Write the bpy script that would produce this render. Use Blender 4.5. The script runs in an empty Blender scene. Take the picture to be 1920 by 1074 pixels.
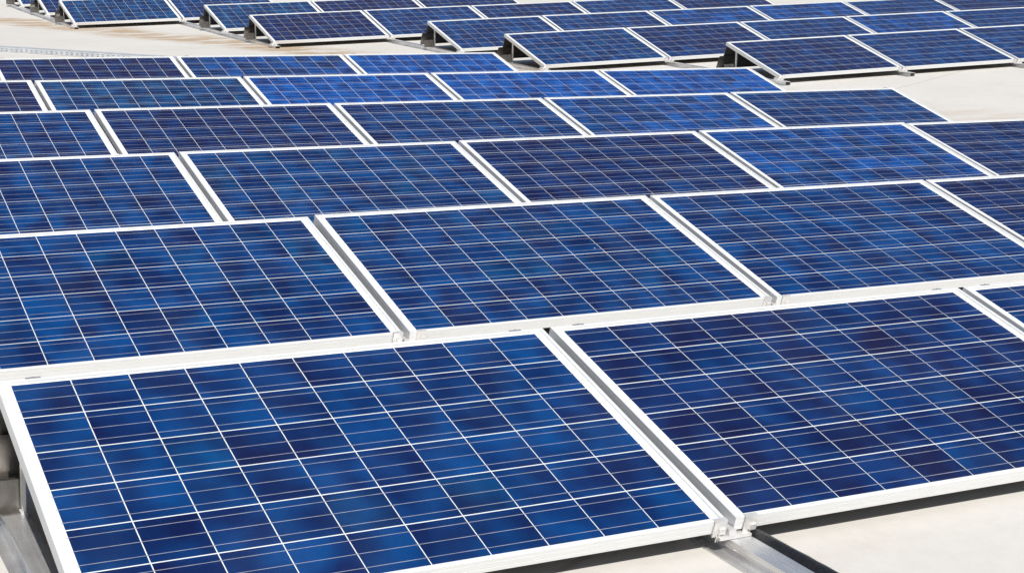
import bpy, bmesh, math, random
from mathutils import Matrix, Vector

rnd = random.Random(11)
scene = bpy.context.scene
C = scene.collection

# ------------------------------------------------------------------ camera
cam_data = bpy.data.cameras.new("camera")
cam = bpy.data.objects.new("camera", cam_data)
C.objects.link(cam)
right = Vector((0.91146140, -0.41074517, 0.02294592))
down = Vector((-0.06631042, -0.20173571, -0.97719273))
fwd = Vector((0.40600620, 0.88915190, -0.21111100))
m = Matrix.Identity(4)
for i in range(3):
    m[i][0] = right[i]
    m[i][1] = -down[i]
    m[i][2] = -fwd[i]
m.translation = Vector((-0.72707985, -2.95060292, 1.54550214))
cam.matrix_world = m
cam_data.sensor_width = 36.0
cam_data.lens = 2849.06 / 1920 * 36.0
cam_data.shift_x = (960 - 703.80) / 1920
cam_data.shift_y = (484.26 - 537) / 1920
cam_data.clip_start = 0.05
cam_data.clip_end = 500
scene.camera = cam

# ------------------------------------------------------------------ light
SUN_EL = math.radians(50)
SUN_AZ = math.radians(167.0)        # in front of the rows and slightly to their left
to_sun = Vector((math.sin(SUN_AZ) * math.cos(SUN_EL) * -1, math.cos(SUN_AZ) * math.cos(SUN_EL), math.sin(SUN_EL)))
world = bpy.data.worlds.new("World")
scene.world = world
world.use_nodes = True
wn = world.node_tree
sky = wn.nodes.new("ShaderNodeTexSky")
sky.sky_type = 'NISHITA'
sky.sun_disc = False
sky.sun_elevation = SUN_EL
sky.sun_rotation = math.atan2(to_sun.x, to_sun.y)
sky.air_density = 1.0
sky.dust_density = 0.6
wn.links.new(sky.outputs[0], wn.nodes["Background"].inputs[0])
wn.nodes["Background"].inputs[1].default_value = 0.068
sun_data = bpy.data.lights.new("sun", 'SUN')
sun_data.energy = 4.6
sun_data.angle = math.radians(0.53)
sun_data.color = (1.0, 0.97, 0.925)
sun = bpy.data.objects.new("sun", sun_data)
C.objects.link(sun)
sun.rotation_euler = (-to_sun).to_track_quat('-Z', 'Y').to_euler()
sun.location = (0, -5, 12)
scene.view_settings.view_transform = 'Standard'
scene.view_settings.look = 'None'
scene.view_settings.gamma = 1.0
scene.view_settings.use_curve_mapping = False
scene.view_settings.exposure = 0.17
scene.cycles.max_bounces = 6
scene.cycles.diffuse_bounces = 3
scene.cycles.glossy_bounces = 3
scene.cycles.transparent_max_bounces = 6
scene.cycles.use_adaptive_sampling = True
scene.cycles.adaptive_threshold = 0.015

# ------------------------------------------------------------------ materials
def new_mat(name):
    mt = bpy.data.materials.new(name)
    mt.use_nodes = True
    return mt, mt.node_tree.nodes, mt.node_tree.links, mt.node_tree.nodes["Principled BSDF"]

def node(ns, kind, **kw):
    n = ns.new(kind)
    for k, v in kw.items():
        setattr(n, k, v)
    return n

def math_node(ns, ls, op, a, b=None, clamp=False):
    n = ns.new("ShaderNodeMath")
    n.operation = op
    n.use_clamp = clamp
    for s, v in zip(n.inputs, (a, b)):
        if v is None:
            continue
        if isinstance(v, (int, float)):
            s.default_value = v
        else:
            ls.new(v, s)
    return n.outputs[0]

def ramp(ns, ls, src, stops):
    r = ns.new("ShaderNodeValToRGB")
    while len(r.color_ramp.elements) < len(stops):
        r.color_ramp.elements.new(0.5)
    for e, (p, c) in zip(r.color_ramp.elements, stops):
        e.position = p
        e.color = (c[0], c[1], c[2], 1) if not isinstance(c, (int, float)) else (c, c, c, 1)
    ls.new(src, r.inputs[0])
    return r.outputs[0]

def noise(ns, ls, vec, scale, detail=2, rough=0.5, dims='3D'):
    n = ns.new("ShaderNodeTexNoise")
    n.noise_dimensions = dims
    n.inputs["Scale"].default_value = scale
    n.inputs["Detail"].default_value = detail
    n.inputs["Roughness"].default_value = rough
    if vec is not None:
        ls.new(vec, n.inputs["Vector"])
    return n.outputs["Fac"]

def mapping(ns, ls, vec, scale=(1, 1, 1), rot=(0, 0, 0), loc=(0, 0, 0)):
    mp = ns.new("ShaderNodeMapping")
    mp.inputs["Scale"].default_value = scale
    mp.inputs["Rotation"].default_value = rot
    mp.inputs["Location"].default_value = loc
    ls.new(vec, mp.inputs["Vector"])
    return mp.outputs[0]

def mix_rgb(ns, ls, fac, a, b, mode='MIX'):
    n = ns.new("ShaderNodeMix")
    n.data_type = 'RGBA'
    n.blend_type = mode
    for s, v in ((n.inputs[0], fac), (n.inputs[6], a), (n.inputs[7], b)):
        if isinstance(v, (int, float)):
            s.default_value = v
        elif isinstance(v, tuple):
            s.default_value = (v[0], v[1], v[2], 1)
        else:
            ls.new(v, s)
    return n.outputs[2]

def bump(ns, ls, height, strength, dist, bsdf):
    b = ns.new("ShaderNodeBump")
    b.inputs["Strength"].default_value = strength
    b.inputs["Distance"].default_value = dist
    ls.new(height, b.inputs["Height"])
    ls.new(b.outputs[0], bsdf.inputs["Normal"])

MAT = {}

def build_materials():
    # roof membrane: cream, with rusty water stains along the valley
    mt, ns, ls, b = new_mat("roof_membrane")
    pos = ns.new("ShaderNodeNewGeometry").outputs["Position"]
    sep = ns.new("ShaderNodeSeparateXYZ"); ls.new(pos, sep.inputs[0])
    base = ramp(ns, ls, noise(ns, ls, pos, 0.55, 4, 0.6), [(0.3, (0.600, 0.566, 0.510)), (0.5, (0.630, 0.600, 0.550)), (0.72, (0.652, 0.628, 0.582))])
    fine = ramp(ns, ls, noise(ns, ls, pos, 14, 6, 0.7), [(0.25, 0.93), (0.6, 1.0)])
    base = mix_rgb(ns, ls, 1.0, base, fine, 'MULTIPLY')
    # distance from the valley line 0.04008x + 0.01751y = 0.536
    lin = math_node(ns, ls, 'ADD', math_node(ns, ls, 'MULTIPLY', sep.outputs[0], 0.9163), math_node(ns, ls, 'MULTIPLY', sep.outputs[1], 0.4003))
    dist = math_node(ns, ls, 'SUBTRACT', lin, 12.18)
    wob = math_node(ns, ls, 'MULTIPLY', math_node(ns, ls, 'SUBTRACT', noise(ns, ls, pos, 0.5, 3), 0.5), 1.3)
    dist = math_node(ns, ls, 'ABSOLUTE', math_node(ns, ls, 'ADD', dist, wob))
    near = ramp(ns, ls, dist, [(0.0, 1.0), (0.25, 0.8), (0.75, 0.0)])
    vm = mapping(ns, ls, pos, scale=(1.0, 2.6, 1.0), rot=(0, 0, math.radians(23.6)))
    streak = ramp(ns, ls, noise(ns, ls, vm, 1.5, 7, 0.68), [(0.38, 0.0), (0.49, 0.5), (0.60, 1.0)])
    st = math_node(ns, ls, 'MULTIPLY', near, streak)
    fade = ramp(ns, ls, math_node(ns, ls, 'MULTIPLY', sep.outputs[1], 0.05), [(0.45, 0.25), (0.62, 1.0)])
    st = math_node(ns, ls, 'MULTIPLY', st, fade)
    edge = ramp(ns, ls, st, [(0.0, 0.0), (0.2, 0.22), (0.55, 0.75), (1.0, 0.9)])
    base = mix_rgb(ns, ls, edge, base, (0.40, 0.27, 0.14))
    # faint scattered grime
    gm = ramp(ns, ls, noise(ns, ls, mapping(ns, ls, pos, scale=(1, 2.2, 1)), 1.7, 7, 0.72), [(0.54, 0.0), (0.8, 0.5)])
    base = mix_rgb(ns, ls, gm, base, (0.47, 0.41, 0.33))
    # lapped membrane seams
    sd = math_node(ns, ls, 'ADD', math_node(ns, ls, 'MULTIPLY', sep.outputs[0], -0.427), math_node(ns, ls, 'MULTIPLY', sep.outputs[1], 0.904))
    sd = math_node(ns, ls, 'ADD', sd, math_node(ns, ls, 'MULTIPLY', noise(ns, ls, pos, 0.8, 2), 0.08))
    sd = math_node(ns, ls, 'PINGPONG', math_node(ns, ls, 'SUBTRACT', sd, 3.795), 2.1)
    seam = ramp(ns, ls, sd, [(0.0, 0.45), (0.006, 0.40), (0.016, 0.0)])
    base = mix_rgb(ns, ls, seam, base, (0.36, 0.32, 0.26))
    ls.new(base, b.inputs["Base Color"])
    b.inputs["Roughness"].default_value = 0.75
    bump(ns, ls, noise(ns, ls, pos, 40, 5, 0.7), 0.25, 0.004, b)
    MAT["roof"] = mt

    # anodised panel frame
    mt, ns, ls, b = new_mat("anodised_frame")
    tc = ns.new("ShaderNodeTexCoord").outputs["Object"]
    g = ramp(ns, ls, noise(ns, ls, mapping(ns, ls, tc, scale=(3, 3, 90)), 4, 4, 0.6), [(0.3, (0.66, 0.66, 0.65)), (0.7, (0.75, 0.75, 0.735))])
    ls.new(g, b.inputs["Base Color"])
    b.inputs["Roughness"].default_value = 0.42
    b.inputs["Metallic"].default_value = 0.12
    bump(ns, ls, noise(ns, ls, mapping(ns, ls, tc, scale=(1.5, 1.5, 260)), 3, 2), 0.15, 0.001, b)
    MAT["frame"] = mt

    # mill finish rail
    mt, ns, ls, b = new_mat("mill_aluminium")
    tc = ns.new("ShaderNodeTexCoord").outputs["Object"]
    g = ramp(ns, ls, noise(ns, ls, mapping(ns, ls, tc, scale=(60, 1.2, 60)), 2, 4, 0.6), [(0.3, (0.66, 0.65, 0.645)), (0.7, (0.82, 0.81, 0.80))])
    blot = ramp(ns, ls, noise(ns, ls, tc, 9, 3), [(0.35, 0.8), (0.6, 1.0)])
    ls.new(mix_rgb(ns, ls, 1.0, g, blot, 'MULTIPLY'), b.inputs["Base Color"])
    b.inputs["Metallic"].default_value = 0.7
    b.inputs["Roughness"].default_value = 0.27
    MAT["rail"] = mt

    # bright clamps
    mt, ns, ls, b = new_mat("clamp_metal")
    tc = ns.new("ShaderNodeTexCoord").outputs["Object"]
    g = ramp(ns, ls, noise(ns, ls, tc, 60, 3), [(0.3, (0.68, 0.66, 0.63)), (0.7, (0.80, 0.79, 0.77))])
    ls.new(g, b.inputs["Base Color"])
    b.inputs["Metallic"].default_value = 0.45
    b.inputs["Roughness"].default_value = 0.33
    MAT["clamp"] = mt

    # galvanised deflector sheet
    mt, ns, ls, b = new_mat("deflector_sheet")
    tc = ns.new("ShaderNodeTexCoord").outputs["Object"]
    v = ns.new("ShaderNodeTexVoronoi"); v.inputs["Scale"].default_value = 35
    ls.new(tc, v.inputs["Vector"])
    g = ramp(ns, ls, v.outputs["Color"], [(0.2, (0.24, 0.225, 0.205)), (0.8, (0.31, 0.295, 0.275))])
    ls.new(g, b.inputs["Base Color"])
    b.inputs["Metallic"].default_value = 0.9
    b.inputs["Roughness"].default_value = 0.30
    MAT["deflector"] = mt

    # white backsheet
    mt, ns, ls, b = new_mat("white_backsheet")
    tc = ns.new("ShaderNodeTexCoord").outputs["Object"]
    g = ramp(ns, ls, noise(ns, ls, tc, 12, 2), [(0.3, (0.80, 0.80, 0.80)), (0.7, (0.84, 0.84, 0.84))])
    ls.new(g, b.inputs["Base Color"])
    b.inputs["Roughness"].default_value = 0.6
    MAT["back"] = mt

    # backsheet underside: shade below the panels put into a darker, warm colour
    mt, ns, ls, b = new_mat("shade_toned_underside")
    tc = ns.new("ShaderNodeTexCoord").outputs["Object"]
    ls.new(ramp(ns, ls, noise(ns, ls, tc, 10, 2), [(0.3, (0.24, 0.21, 0.17)), (0.7, (0.29, 0.255, 0.21))]), b.inputs["Base Color"])
    b.inputs["Roughness"].default_value = 0.55
    MAT["underside"] = mt

    # cell ribbon
    mt, ns, ls, b = new_mat("tinned_ribbon")
    tc = ns.new("ShaderNodeTexCoord").outputs["Object"]
    g = ramp(ns, ls, noise(ns, ls, mapping(ns, ls, tc, scale=(8, 2, 2)), 3, 3, 0.6), [(0.35, (0.33, 0.33, 0.39)), (0.68, (0.50, 0.49, 0.56))])
    ls.new(g, b.inputs["Base Color"])
    b.inputs["Roughness"].default_value = 0.4
    b.inputs["Metallic"].default_value = 0.2
    MAT["ribbon"] = mt

    # polycrystalline silicon: tint per cell, smooth drift of hue inside a cell and fine crystal grain
    def cell_mat(name, source):
        mt, ns, ls, b = new_mat(name)
        tc = ns.new("ShaderNodeTexCoord").outputs["Object"]
        if source == 'object':
            oi = ns.new("ShaderNodeObjectInfo")
            col = oi.outputs["Color"]
            off = ns.new("ShaderNodeVectorMath"); off.operation = 'ADD'
            sc = math_node(ns, ls, 'MULTIPLY', oi.outputs["Random"], 53.0)
            cmb = ns.new("ShaderNodeCombineXYZ")
            for k in range(3):
                ls.new(sc, cmb.inputs[k])
            ls.new(tc, off.inputs[0]); ls.new(cmb.outputs[0], off.inputs[1])
            vec = off.outputs[0]
        else:
            at = ns.new("ShaderNodeAttribute"); at.attribute_name = "tint"
            col = at.outputs["Color"]
            vec = tc
        big = noise(ns, ls, mapping(ns, ls, vec, scale=(1.0, 0.75, 1)), 8.0, 1.5, 0.4)
        lo = mix_rgb(ns, ls, 1.0, col, (0.95, 0.42, 0.53), 'MULTIPLY')
        hi = mix_rgb(ns, ls, 1.0, col, (0.85, 1.36, 1.24), 'MULTIPLY')
        f = ramp(ns, ls, big, [(0.32, 0.0), (0.5, 0.45), (0.68, 1.0)])
        c = mix_rgb(ns, ls, f, lo, hi)
        vo = ns.new("ShaderNodeTexVoronoi"); vo.inputs["Scale"].default_value = 95
        ls.new(vec, vo.inputs["Vector"])
        grain = ramp(ns, ls, vo.outputs["Color"], [(0.0, 0.94), (1.0, 1.06)])
        c = mix_rgb(ns, ls, 1.0, c, grain, 'MULTIPLY')
        stk = ramp(ns, ls, noise(ns, ls, mapping(ns, ls, vec, scale=(4, 110, 1)), 1.0, 3, 0.6), [(0.3, 0.96), (0.7, 1.04)])
        c = mix_rgb(ns, ls, 1.0, c, stk, 'MULTIPLY')
        ls.new(c, b.inputs["Base Color"])
        b.inputs["Roughness"].default_value = 0.5
        b.inputs["Specular IOR Level"].default_value = 0.1
        MAT[name] = mt
    cell_mat("silicon_cell", 'object')
    cell_mat("silicon_cell_far", 'attribute')

    # front glass: thin clear sheet with a weak coated reflection and a little dirt
    mt = bpy.data.materials.new("front_glass")
    mt.use_nodes = True
    ns, ls = mt.node_tree.nodes, mt.node_tree.links
    ns.clear()
    out = ns.new("ShaderNodeOutputMaterial")
    tr = ns.new("ShaderNodeBsdfTransparent")
    tr.inputs[0].default_value = (0.97, 0.985, 0.98, 1)
    gl = ns.new("ShaderNodeBsdfGlossy"); gl.inputs["Roughness"].default_value = 0.06
    fr = ns.new("ShaderNodeFresnel"); fr.inputs[0].default_value = 1.30
    fac = math_node(ns, ls, 'MULTIPLY', fr.outputs[0], 0.55)
    mx = ns.new("ShaderNodeMixShader")
    ls.new(fac, mx.inputs[0]); ls.new(tr.outputs[0], mx.inputs[1]); ls.new(gl.outputs[0], mx.inputs[2])
    pos = ns.new("ShaderNodeNewGeometry").outputs["Position"]
    vo = ns.new("ShaderNodeTexVoronoi"); vo.inputs["Scale"].default_value = 6.5
    ls.new(pos, vo.inputs["Vector"])
    sepc = ns.new("ShaderNodeSeparateColor"); ls.new(vo.outputs["Color"], sepc.inputs[0])
    rare = math_node(ns, ls, 'GREATER_THAN', sepc.outputs[0], 0.90)
    size = math_node(ns, ls, 'MULTIPLY', sepc.outputs[1], 0.035)
    spot = math_node(ns, ls, 'MULTIPLY', rare, math_node(ns, ls, 'LESS_THAN', vo.outputs["Distance"], size))
    haze = ramp(ns, ls, noise(ns, ls, mapping(ns, ls, pos, scale=(1, 0.5, 1)), 5, 1, 0.65), [(0.35, 0.0), (0.75, 0.010)])
    dirt = math_node(ns, ls, 'MAXIMUM', math_node(ns, ls, 'MULTIPLY', spot, 0.75), haze)
    df = ns.new("ShaderNodeBsdfDiffuse"); df.inputs[0].default_value = (0.62, 0.60, 0.56, 1)
    mx2 = ns.new("ShaderNodeMixShader")
    ls.new(dirt, mx2.inputs[0]); ls.new(mx.outputs[0], mx2.inputs[1]); ls.new(df.outputs[0], mx2.inputs[2])
    ls.new(mx2.outputs[0], out.inputs[0])
    MAT["glass"] = mt

    # black conduit, scuffed
    mt, ns, ls, b = new_mat("black_conduit")
    tc = ns.new("ShaderNodeTexCoord").outputs["Object"]
    g = ramp(ns, ls, noise(ns, ls, tc, 90, 5, 0.75), [(0.45, (0.012, 0.012, 0.013)), (0.62, (0.026, 0.025, 0.027)), (0.76, (0.16, 0.16, 0.16))])
    ls.new(g, b.inputs["Base Color"])
    b.inputs["Roughness"].default_value = 0.32
    bump(ns, ls, noise(ns, ls, tc, 120, 4), 0.4, 0.002, b)
    MAT["conduit"] = mt

    # galvanised cable tray
    mt, ns, ls, b = new_mat("galvanised_tray")
    tc = ns.new("ShaderNodeTexCoord").outputs["Object"]
    g = ramp(ns, ls, noise(ns, ls, tc, 8, 4), [(0.3, (0.46, 0.48, 0.50)), (0.7, (0.58, 0.60, 0.62))])
    ls.new(g, b.inputs["Base Color"])
    b.inputs["Metallic"].default_value = 0.25
    b.inputs["Roughness"].default_value = 0.5
    MAT["tray"] = mt

build_materials()

# ------------------------------------------------------------------ mesh helpers
def mesh_obj(name, me, parent=None, mw=None):
    o = bpy.data.objects.new(name, me)
    C.objects.link(o)
    if parent is not None:
        o.parent = parent
    if mw is not None:
        o.matrix_local = mw
    return o

def box_data(vs, fs, x0, x1, y0, y1, z0, z1):
    n = len(vs)
    vs += [(x0, y0, z0), (x1, y0, z0), (x1, y1, z0), (x0, y1, z0), (x0, y0, z1), (x1, y0, z1), (x1, y1, z1), (x0, y1, z1)]
    fs += [tuple(n + k for k in f) for f in ((0, 3, 2, 1), (4, 5, 6, 7), (0, 1, 5, 4), (1, 2, 6, 5), (2, 3, 7, 6), (3, 0, 4, 7))]

def make_mesh(name, vs, fs, mat):
    me = bpy.data.meshes.new(name)
    me.from_pydata(vs, [], fs)
    me.update()
    me.materials.append(MAT[mat])
    return me

def boxes(name, lst, mat):
    vs, fs = [], []
    for b in lst:
        box_data(vs, fs, *b)
    return make_mesh(name, vs, fs, mat)

def extrude_profile(vs, fs, prof, a0, a1, place):
    """prof: list of (p, q), counter-clockwise; place(p, q, a) -> xyz."""
    n, k = len(vs), len(prof)
    for a in (a0, a1):
        vs.extend(place(p, q, a) for p, q in prof)
    for i in range(k):
        j = (i + 1) % k
        fs.append((n + i, n + j, n + k + j, n + k + i))
    fs.append(tuple(n + i for i in reversed(range(k))))
    fs.append(tuple(n + k + i for i in range(k)))

def fix_normals(me):
    bm = bmesh.new(); bm.from_mesh(me)
    bmesh.ops.recalc_face_normals(bm, faces=bm.faces)
    bm.to_mesh(me); bm.free()
    return me

def tag(o, label, cat, group=None):
    o["label"] = label
    o["category"] = cat
    if group:
        o["group"] = group
    return o

# ------------------------------------------------------------------ the roof
def roof_z(x, y):
    d = 0.04008 * x + 0.01751 * y - 0.53603
    k = 0.012                                   # soft fold at the valley
    return 0.5 * (d + math.sqrt(d * d + k * k)) - 0.5 * k * k / (math.sqrt(d * d + k * k) + k) if d > -0.4 else 0.0

def build_roof():
    xs = [-90, -60, -35, -20, -10, -5] + [-4 + 0.35 * i for i in range(90)] + [30, 36, 45, 60, 90]
    ys = [-60, -35, -20, -10, -6] + [-4 + 0.35 * i for i in range(110)] + [36, 40, 50, 65, 90]
    vs = []
    for y in ys:
        for x in xs:
            d = 0.04008 * x + 0.01751 * y - 0.53603
            z = max(0.0, d) if abs(d) > 0.02 else (d + 0.02) ** 2 / 0.08
            vs.append((x, y, z))
    nx = len(xs)
    fs = [(j * nx + i, j * nx + i + 1, (j + 1) * nx + i + 1, (j + 1) * nx + i) for j in range(len(ys) - 1) for i in range(nx - 1)]
    me = make_mesh("roof", vs, fs, "roof")
    for p in me.polygons:
        p.use_smooth = True
    o = mesh_obj("roof", me)
    o["kind"] = "structure"
    o["label"] = "pale cream roof membrane with rusty stains along a shallow valley"

build_roof()

# ------------------------------------------------------------------ panel pieces
PW, PD, PH = 1.662, 0.99, 0.040        # panel width, depth, frame height
PITCH = 0.159
MX, MY = 0.036, 0.018                  # cell field margins
TILT = math.radians(15.65)
CLEAR = 0.055                          # frame underside above the roof
GAP_PITCH = 1.69

PROF = [(0, 0.0008), (0.0008, 0), (0.012, 0), (0.012, 0.0395), (0.0093, 0.0395), (0.0088, 0.0400), (0.0009, 0.0400), (0, 0.0391),
        (0, 0.0290), (0.0006, 0.0286), (0.0006, 0.0277), (0, 0.0273), (0, 0.0130), (0.0006, 0.0126), (0.0006, 0.0117), (0, 0.0113)]

def rail_mesh(name, kind):
    vs, fs = [], []
    if kind == 'left':
        extrude_profile(vs, fs, PROF, 0, PD, lambda p, q, a: (p, a, q))
    elif kind == 'right':
        extrude_profile(vs, fs, PROF, 0, PD, lambda p, q, a: (PW - p, a, q))
    elif kind == 'front':
        extrude_profile(vs, fs, PROF, 0.0123, PW - 0.0123, lambda p, q, a: (a, p, q))
    else:
        extrude_profile(vs, fs, PROF, 0.0123, PW - 0.0123, lambda p, q, a: (a, PD - p, q))
    return fix_normals(make_mesh(name, vs, fs, "frame"))

ME = {}
for kind in ('left', 'right', 'front', 'rear'):
    ME[kind] = rail_mesh("frame_rail_" + kind, kind)
ME['back'] = boxes("backsheet", [(0.0118, PW - 0.0118, 0.0118, PD - 0.0118, 0.030, 0.0330)], "back")
ME['back'].materials.append(MAT["underside"])
ME['back'].polygons[0].material_index = 1
gvs, gfs = [], []
box_data(gvs, gfs, 0.0117, PW - 0.0117, 0.0117, PD - 0.0117, 0.0358, 0.0384)
ME['glass'] = make_mesh("front_glass", gvs, [gfs[1]], "glass")
CW, CH = 0.1559, 0.1544
ME['cell'] = boxes("silicon_cell", [(-CW / 2, CW / 2, -CH / 2, CH / 2, -0.0003, 0.0008)], "silicon_cell")
rib = []
for j in range(6):
    for k in (1, 3, 5):
        y = MY + j * PITCH + PITCH / 2 - CH / 2 + CH * k / 6
        rib.append((MX - 0.004, PW - MX + 0.004, y - 0.0008, y + 0.0008, 0.0336, 0.0343))
ME['ribbon'] = boxes("ribbon_lines", rib, "ribbon")
ME['clip'] = boxes("clip", [(-0.020, 0.020, -0.003, 0.004, 0.0, 0.0018), (-0.004, 0.004, -0.002, 0.002, 0.0025, 0.0045), (-0.022, 0.022, 0.0012, 0.004, -0.018, 0.0)], "rail")

# cell tints (linear albedo)
NAVY, BLUE, TEAL, BRIGHT, PURPLE = (0.0048, 0.0205, 0.102), (0.0036, 0.0350, 0.148), (0.0032, 0.043, 0.146), (0.0028, 0.060, 0.275), (0.0072, 0.0175, 0.090)
MIXES = {
    'a': [(BLUE, .70), (NAVY, .22), (TEAL, .08)], 'b': [(NAVY, .62), (BLUE, .30), (PURPLE, .08)], 'c': [(BLUE, .58), (NAVY, .28), (TEAL, .14)],
    'd': [(BLUE, .68), (TEAL, .26), (NAVY, .06)], 'n': [(NAVY, .80), (PURPLE, .12), (BLUE, .08)], 'p': [(PURPLE, .70), (NAVY, .30)],
    'h': [(BLUE, .45), (BRIGHT, .55)], 'x': [(BRIGHT, .97), (BLUE, .03)], 't': [(TEAL, .68), (BLUE, .32)], 'l': [(BLUE, .82), (NAVY, .18)],
}
HUE = {'a': 'mottled blue', 'b': 'indigo blue', 'c': 'patchy dark blue', 'd': 'mid blue', 'n': 'dark navy', 'p': 'purplish navy', 'h': 'vivid blue',
       'x': 'bright cobalt blue', 't': 'teal tinged blue', 'l': 'royal blue'}

def pick_tint(code):
    r = rnd.random()
    mx = MIXES[code]
    for c, w in mx:
        if r < w:
            break
        r -= w
    o = mx[0][0]
    t = rnd.uniform(0.15, 0.7)
    g = rnd.uniform(0.93, 1.07)
    return tuple((c[k] * (1 - t) + o[k] * t) * g for k in range(3)) + (1.0,)

def cell_field(code):
    vs, fs, cols = [], [], []
    for j in range(6):
        for i in range(10):
            x, y = MX + (i + .5) * PITCH, MY + (j + .5) * PITCH
            box_data(vs, fs, x - CW / 2, x + CW / 2, y - CH / 2, y + CH / 2, 0.0328, 0.0339)
            cols += [pick_tint(code)] * 8
    me = make_mesh("cell_field", vs, fs, "silicon_cell_far")
    ca = me.color_attributes.new("tint", 'FLOAT_COLOR', 'POINT')
    for k, c in enumerate(cols):
        ca.data[k].color = c
    return me

def build_panel(mw, code, label, group, single_cells, clips):
    root = bpy.data.objects.new("solar_panel", None)
    root.empty_display_size = 0.1
    C.objects.link(root)
    root.matrix_world = mw
    tag(root, label, "solar panel", group)
    for kind in ('left', 'right', 'front', 'rear'):
        mesh_obj("frame_rail", ME[kind], root)
    mesh_obj("backsheet", ME['back'], root)
    if single_cells:
        for j in range(6):
            for i in range(10):
                o = mesh_obj("silicon_cell", ME['cell'], root)
                o.location = (MX + (i + .5) * PITCH, MY + (j + .5) * PITCH, 0.0331)
                o.color = pick_tint(code)
    else:
        o = mesh_obj("silicon_cell_field", cell_field(code), root)
        o["kind"] = "stuff"
    o = mesh_obj("ribbon_lines", ME['ribbon'], root)
    o["kind"] = "stuff"
    mesh_obj("front_glass", ME['glass'], root)
    if clips:
        for x in (0.098, PW - 0.098):
            o = mesh_obj("clip", ME['clip'], root)
            o.location = (x, PD - 0.004, PH + 0.0004)
    return root

# ------------------------------------------------------------------ rails, clamps, posts, deflectors
RX0, RX1, RZ = -0.008, 0.060, 0.042     # tube of the rail relative to the gap centre

def rail_profile_mesh(name, pts):
    """a hollow tube with a foot flange swept along pts (x, y), array coordinates."""
    vs, fs = [], []
    t = 0.003
    outer = [(RX0, 0.0012), (RX1, 0.0012), (RX1, RZ), (RX0, RZ)]
    inner = [(RX0 + t, 0.0012 + t), (RX1 - t, 0.0012 + t), (RX1 - t, RZ - t), (RX0 + t, RZ - t)]
    flange = [(-0.042, 0.0012), (RX0 - 0.0002, 0.0012), (RX0 - 0.0002, 0.0042), (-0.042, 0.0042)]
    flute = [(RX0 - 0.0016, 0.020), (RX0 - 0.0002, 0.0195), (RX0 - 0.0002, 0.0235), (RX0 - 0.0016, 0.023)]
    n = len(pts)
    def ring(prof, flip):
        base = len(vs)
        for x, y in pts:
            vs.extend((x + p, y, q) for p, q in prof)
        for s in range(n - 1):
            for i in range(4):
                j = (i + 1) % 4
                f = (base + s * 4 + i, base + s * 4 + j, base + (s + 1) * 4 + j, base + (s + 1) * 4 + i)
                fs.append(f[::-1] if flip else f)
        return base
    bo = ring(outer, False)
    bi = ring(inner, True)
    for e, fl in ((0, True), (n - 1, False)):
        for i in range(4):
            j = (i + 1) % 4
            f = (bo + e * 4 + i, bi + e * 4 + i, bi + e * 4 + j, bo + e * 4 + j)
            fs.append(f[::-1] if fl else f)
    for prof in (flange, flute):
        b = ring(prof, False)
        fs.append((b + 3, b + 2, b + 1, b))
        e = b + (n - 1) * 4
        fs.append((e, e + 1, e + 2, e + 3))
    return make_mesh(name, vs, fs, "rail")

ME['bracket'] = boxes("support_bracket", [(-0.040, 0.060, -0.010, 0.055, RZ + 0.001, 0.0500), (-0.011, 0.011, -0.009, 0.060, 0.0502, 0.0680)], "clamp")
# clamp hugging the tilted frame: front plate, hooked lip, foot and two bolt tips, in the panel's tilted axes
ME['clamp'] = boxes("clamp", [(-0.019, 0.019, -0.0055, -0.0025, -0.006, 0.0415), (-0.019, 0.019, -0.0055, 0.0080, 0.0416, 0.0436),
                               (-0.004, 0.016, -0.012, -0.0056, 0.004, 0.020), (-0.008, -0.0055, -0.010, -0.0075, -0.020, -0.0001), (-0.001, 0.0015, -0.010, -0.0075, -0.020, 0.0039)], "clamp")
post_h = CLEAR + 0.80 * math.tan(TILT) - RZ - 0.012
ME['post'] = boxes("post", [(0.0, 0.010, 0.0, 0.004, 0, post_h), (0.0, 0.003, 0.0042, 0.022, 0, post_h), (-0.004, 0.013, -0.006, 0.030, 0, 0.004)], "clamp")

ME['end_plate'] = boxes("end_plate", [(-0.085, 0.048, 0.0, 0.003, 0.0, 0.085), (-0.085, 0.048, -0.028, -0.0002, 0.0, 0.003), (-0.085, 0.048, 0.0032, 0.016, 0.082, 0.085), (0.0490, 0.0515, -0.024, 0.014, 0.0, 0.060)], "deflector")

def build_rail(am, pts, stations, label, group):
    """stations: list of (x, y) of the low panel edge at this rail."""
    x0, y0 = pts[0]
    loc = [(x - x0, y - y0) for x, y in pts]
    root = bpy.data.objects.new("mounting_rail", None)
    root.empty_display_size = 0.1
    C.objects.link(root)
    root.matrix_world = am @ Matrix.Translation((x0, y0, 0))
    tag(root, label, "rail", group)
    mesh_obj("rail_tube", rail_profile_mesh("rail_tube", loc), root)
    for x, y, has_l, has_r in stations:
        bx, by = x - x0, y - y0
        if not has_l:
            o = mesh_obj("end_plate", ME['end_plate'], root); o.location = (bx, by + 0.835, RZ + 0.0006)
        o = mesh_obj("support_bracket", ME['bracket'], root); o.location = (bx, by, 0)
        for s, has in ((-1, has_l), (1, has_r)):
            if not has:
                continue
            o = mesh_obj("clamp", ME['clamp'], root)
            o.matrix_local = Matrix.Translation((bx + (-0.034 if s < 0 else 0.062), by + 0.0108, CLEAR)) @ Matrix.Rotation(TILT, 4, 'X')
        o = mesh_obj("post", ME['post'], root); o.location = (bx + 0.046, by + 0.80, RZ + 0.0005)
    return root

DY, DZ = PD * math.cos(TILT), PD * math.sin(TILT)

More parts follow.
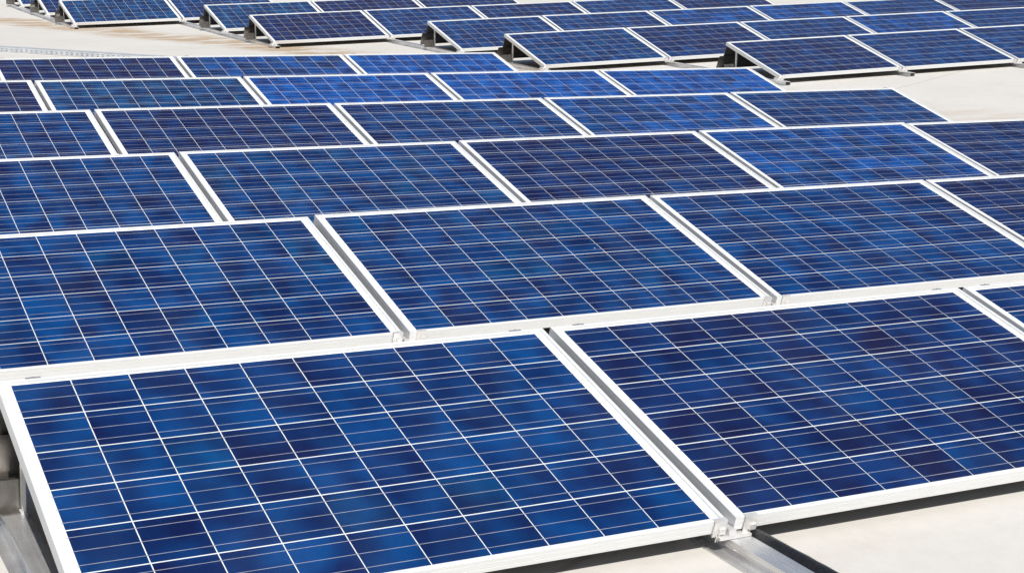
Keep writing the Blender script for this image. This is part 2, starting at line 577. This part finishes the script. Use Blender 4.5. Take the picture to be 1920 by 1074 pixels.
def build_deflector(am, x0, x1, y, label):
    """two folded sheets closing the rear of a row; the lower one sticks out a little at the left."""
    ztop = CLEAR + DZ - 0.004
    y0 = y + DY - 0.010
    root = bpy.data.objects.new("wind_deflector", None)
    C.objects.link(root)
    root.matrix_world = am @ Matrix.Translation((x0, y0, 0))
    L = x1 - x0
    def sheet(name, prof, xa, xb, t=0.0025):
        vs, fs = [], []
        pr = prof + [(p + t, q) for p, q in reversed(prof)]
        extrude_profile(vs, fs, pr, xa, xb, lambda p, q, a: (a, p, q))
        return mesh_obj(name, fix_normals(make_mesh(name, vs, fs, "deflector")), root)
    zm = 0.19
    sheet("upper_sheet", [(0.0, ztop), (0.055, zm)], 0.0, L)
    sheet("lower_sheet", [(0.036, zm + 0.012), (0.058, zm - 0.004), (0.105, 0.062), (0.085, 0.056)], -0.055, L)
    tag(root, label, "wind deflector", "wind deflectors behind the rows")
    return root

ORD = ['first', 'second', 'third', 'fourth', 'fifth', 'sixth', 'seventh', 'eighth', 'ninth']
ROWN = ['front', 'second', 'third', 'fourth', 'fifth', 'rearmost']
def panel_mat(am, x, y):
    # hand-set: a millimetre or two and a fraction of a degree off
    j = lambda a: rnd.uniform(-a, a)
    return (am @ Matrix.Translation((x + j(0.002), y + PH * math.sin(TILT) + j(0.002), CLEAR + j(0.0015)))
            @ Matrix.Rotation(TILT + math.radians(j(0.18)), 4, 'X') @ Matrix.Rotation(math.radians(j(0.05)), 4, 'Z') @ Matrix.Rotation(math.radians(j(0.06)), 4, 'Y'))

# ------------------------------------------------------------------ near block
NEAR = Matrix.Identity(4)
near_pitch = 1.9448
near_dx = [0.0, 0.002, 0.006, 0.030, 0.052, 0.074]
near_cols = [(0, 2), (0, 3), (0, 4), (0, 4), (0, 4), (1, 3)]
near_codes = ['abl', 'cdln', 'ldnhn', 'lnlhl', 'ptxxx', '-phx-']
for r in range(6):
    c0, c1 = near_cols[r]
    for k in range(c0, c1 + 1):
        code = near_codes[r][k]
        x = near_dx[r] - MX + k * GAP_PITCH
        pos = ORD[k - c0]
        label = f"{HUE[code]} solar panel, {pos} from left, {ROWN[r]} row of near block"
        build_panel(panel_mat(NEAR, x, r * near_pitch), code, label, "panels of the near block", True, True)
    build_deflector(NEAR, near_dx[r] - MX + c0 * GAP_PITCH, near_dx[r] - MX + c1 * GAP_PITCH + PW, r * near_pitch,
                    f"dark metal wind deflector closing the rear of the {ROWN[r]} row of the near block")

GX = -MX - 0.014
RAIL_WORDS = ['left ends of the near rows', 'gaps between first and second panels of the near rows', 'gaps between second and third panels of the near rows',
              'gaps between third and fourth panels of the near rows', 'gaps between fourth and fifth panels of the near rows', 'right ends of the longest near rows']
for k in range(6):
    st = []
    for r in range(6):
        c0, c1 = near_cols[r]
        if c0 <= k <= c1 + 1:
            st.append((near_dx[r] + GX + k * GAP_PITCH - (0.03 if k == c1 + 1 else 0), r * near_pitch, k > c0, k <= c1))
    first, last = st[0], st[-1]
    lead = 1.3 if k < 4 else 0.13
    pts = [(first[0], first[1] - lead)] + [(s[0], s[1]) for s in st] + [(last[0], last[1] + 1.06)]
    build_rail(NEAR, pts, st, "aluminium mounting rail under the " + RAIL_WORDS[k], "mounting rails of the near block")

# ------------------------------------------------------------------ far block
u = Vector((0.99915107, -0.01040638, 0.03986031)); v = Vector((0.00969902, 0.99979276, 0.01789864)); w = Vector((-0.04003830, -0.01749684, 0.99904494))
FAR = Matrix.Identity(4)
for i in range(3):
    FAR[i][0], FAR[i][1], FAR[i][2] = u[i], v[i], w[i]
FAR.translation = Vector((9.88333, 10.04336, 0.03596))
far_pitch = 1.9218
far_dx = [0.0, -1.7656, -1.8555, -3.6219, -3.6596, -5.3865, -5.3839, -5.4217]
far_n = [3, 5, 6, 5, 3, 2, 1, 1]
far_codes = ['bll', 'dblhl', 'llhhlb', 'plbln', 'tpb', 'tl', 'b', 'l']
far_step = [0, 1, 1, 2, 2, 3, 3, 3]
FROW = ['front', 'second', 'third', 'fourth', 'fifth', 'sixth', 'seventh', 'eighth']
for r in range(8):
    for k in range(far_n[r]):
        code = far_codes[r][k]
        if far_n[r] == 1:
            label = f"{HUE[code]} solar panel, at the left end of the {FROW[r]} row of the far block"
        else:
            label = f"{HUE[code]} solar panel, {ORD[k]} from left, {FROW[r]} row of far block"
        build_panel(panel_mat(FAR, far_dx[r] + k * GAP_PITCH, r * far_pitch), code, label, "panels of the far block", r < 2, False)
    build_deflector(FAR, far_dx[r], far_dx[r] + (far_n[r] - 1) * GAP_PITCH + PW, r * far_pitch,
                    f"dark metal wind deflector closing the rear of the {FROW[r]} row of the far block")
far_lab = {0: 'the left end of the front row', 1: 'the first gap of the front row', 2: 'the second gap of the front row', 3: 'the right edge of the front row',
           -1: 'the left ends of second and third rows', -2: 'the left ends of fourth and fifth rows', -3: 'the left ends of sixth to eighth rows'}
for mth in range(-3, 4):
    st = []
    for r in range(8):
        k = mth + far_step[r]
        if 0 <= k <= far_n[r]:
            st.append((far_dx[r] - 0.014 + k * GAP_PITCH, r * far_pitch, k > 0, k < far_n[r]))
    if not st:
        continue
    pts = [(st[0][0], st[0][1] - 0.13)] + [(s[0], s[1]) for s in st] + [(st[-1][0], st[-1][1] + 1.06)]
    build_rail(FAR, pts, st, f"aluminium mounting rail under {far_lab[mth]} of the far block", "mounting rails of the far block")

# ------------------------------------------------------------------ black conduit beside the front rail
def tube(name, pts, rad, mat, seg=14, wob=0.0):
    vs, fs = [], []
    for k, p in enumerate(pts):
        a = Vector(pts[max(k - 1, 0)]); b = Vector(pts[min(k + 1, len(pts) - 1)])
        t = (b - a).normalized()
        side = t.cross(Vector((0, 0, 1))).normalized(); up = side.cross(t)
        for s in range(seg):
            an = 2 * math.pi * s / seg
            rr = rad * (1 + rnd.uniform(-wob, wob))
            q = Vector(p) + side * math.cos(an) * rr + up * math.sin(an) * rr
            vs.append(tuple(q))
    for k in range(len(pts) - 1):
        for s in range(seg):
            t2 = (s + 1) % seg
            fs.append((k * seg + s, k * seg + t2, (k + 1) * seg + t2, (k + 1) * seg + s))
    fs.append(tuple(reversed(range(seg)))); n = (len(pts) - 1) * seg
    fs.append(tuple(n + s for s in range(seg)))
    me = fix_normals(make_mesh(name, vs, fs, mat))
    for p in me.polygons:
        p.use_smooth = True
    return me

gx1 = GX + GAP_PITCH
pts = [(gx1 + RX1 + 0.030 + 0.003 * math.sin(i * 0.35), 0.9 - i * 0.03, 0.0285) for i in range(74)]
o = mesh_obj("black_conduit", tube("black_conduit", pts, 0.0240, "conduit", 14, 0.03))
tag(o, "scuffed black conduit lying beside the front mounting rail", "conduit")

# ------------------------------------------------------------------ perforated tray lying in the valley
def build_tray():
    a, b = Vector((2.758, 15.741, 0)), Vector((3.45, 14.979, 0))
    d = (b - a).normalized()
    a = a - d * 1.4
    L, Ht, Wt, t = 5.2, 0.062, 0.10, 0.002
    n = Vector((-d.y, d.x, 0))                    # away from the camera
    if n.y < 0:
        n = -n
    vs, fs = [], []
    pitch, hole = 0.072, 0.024
    zrows = [(0.002, 0.014, False), (0.014, 0.022, True), (0.022, 0.034, False), (0.034, 0.042, True), (0.042, Ht, False)]
    cols = []
    x = 0.0
    while x < L - pitch:
        cols += [(x, x + pitch - hole, False), (x + pitch - hole, x + pitch, True)]
        x += pitch
    def quadbox(x0, x1, z0, z1, off):
        k = len(vs)
        for o_ in (off, off + t):
            for (xx, zz) in ((x0, z0), (x1, z0), (x1, z1), (x0, z1)):
                p = d * xx + n * o_
                vs.append((p.x, p.y, zz))
        for f in ((0, 1, 2, 3), (7, 6, 5, 4), (0, 4, 5, 1), (1, 5, 6, 2), (2, 6, 7, 3), (3, 7, 4, 0)):
            fs.append(tuple(k + i for i in f))
    for z0, z1, hz in zrows:
        if not hz:
            quadbox(0, L, z0, z1, 0)
        else:
            for x0, x1, hx in cols:
                if not hx:
                    quadbox(x0, x1, z0, z1, 0)
    me1 = make_mesh("side_wall", vs, fs, "tray")
    root = bpy.data.objects.new("cable_tray", None)
    C.objects.link(root)
    root.location = (a.x, a.y, 0.001)
    mesh_obj("perforated_side", fix_normals(me1), root)
    vs.clear(); fs.clear()
    quadbox(0, L, 0.002, Ht, Wt)
    mesh_obj("rear_side", fix_normals(make_mesh("rear_side", vs, fs, "tray")), root)
    vs.clear(); fs.clear()
    k = 0
    for z in (Ht + 0.0005, Ht + 0.0025):
        for xx, oo in ((0, -0.003), (L, -0.003), (L, Wt + 0.005), (0, Wt + 0.005)):
            p = d * xx + n * oo
            vs.append((p.x, p.y, z))
    for f in ((0, 3, 2, 1), (4, 5, 6, 7), (0, 1, 5, 4), (1, 2, 6, 5), (2, 3, 7, 6), (3, 0, 4, 7)):
        fs.append(f)
    mesh_obj("cover", fix_normals(make_mesh("cover", vs, fs, "tray")), root)
    tag(root, "grey perforated metal cable tray lying on the stained roof", "cable tray")

build_tray()
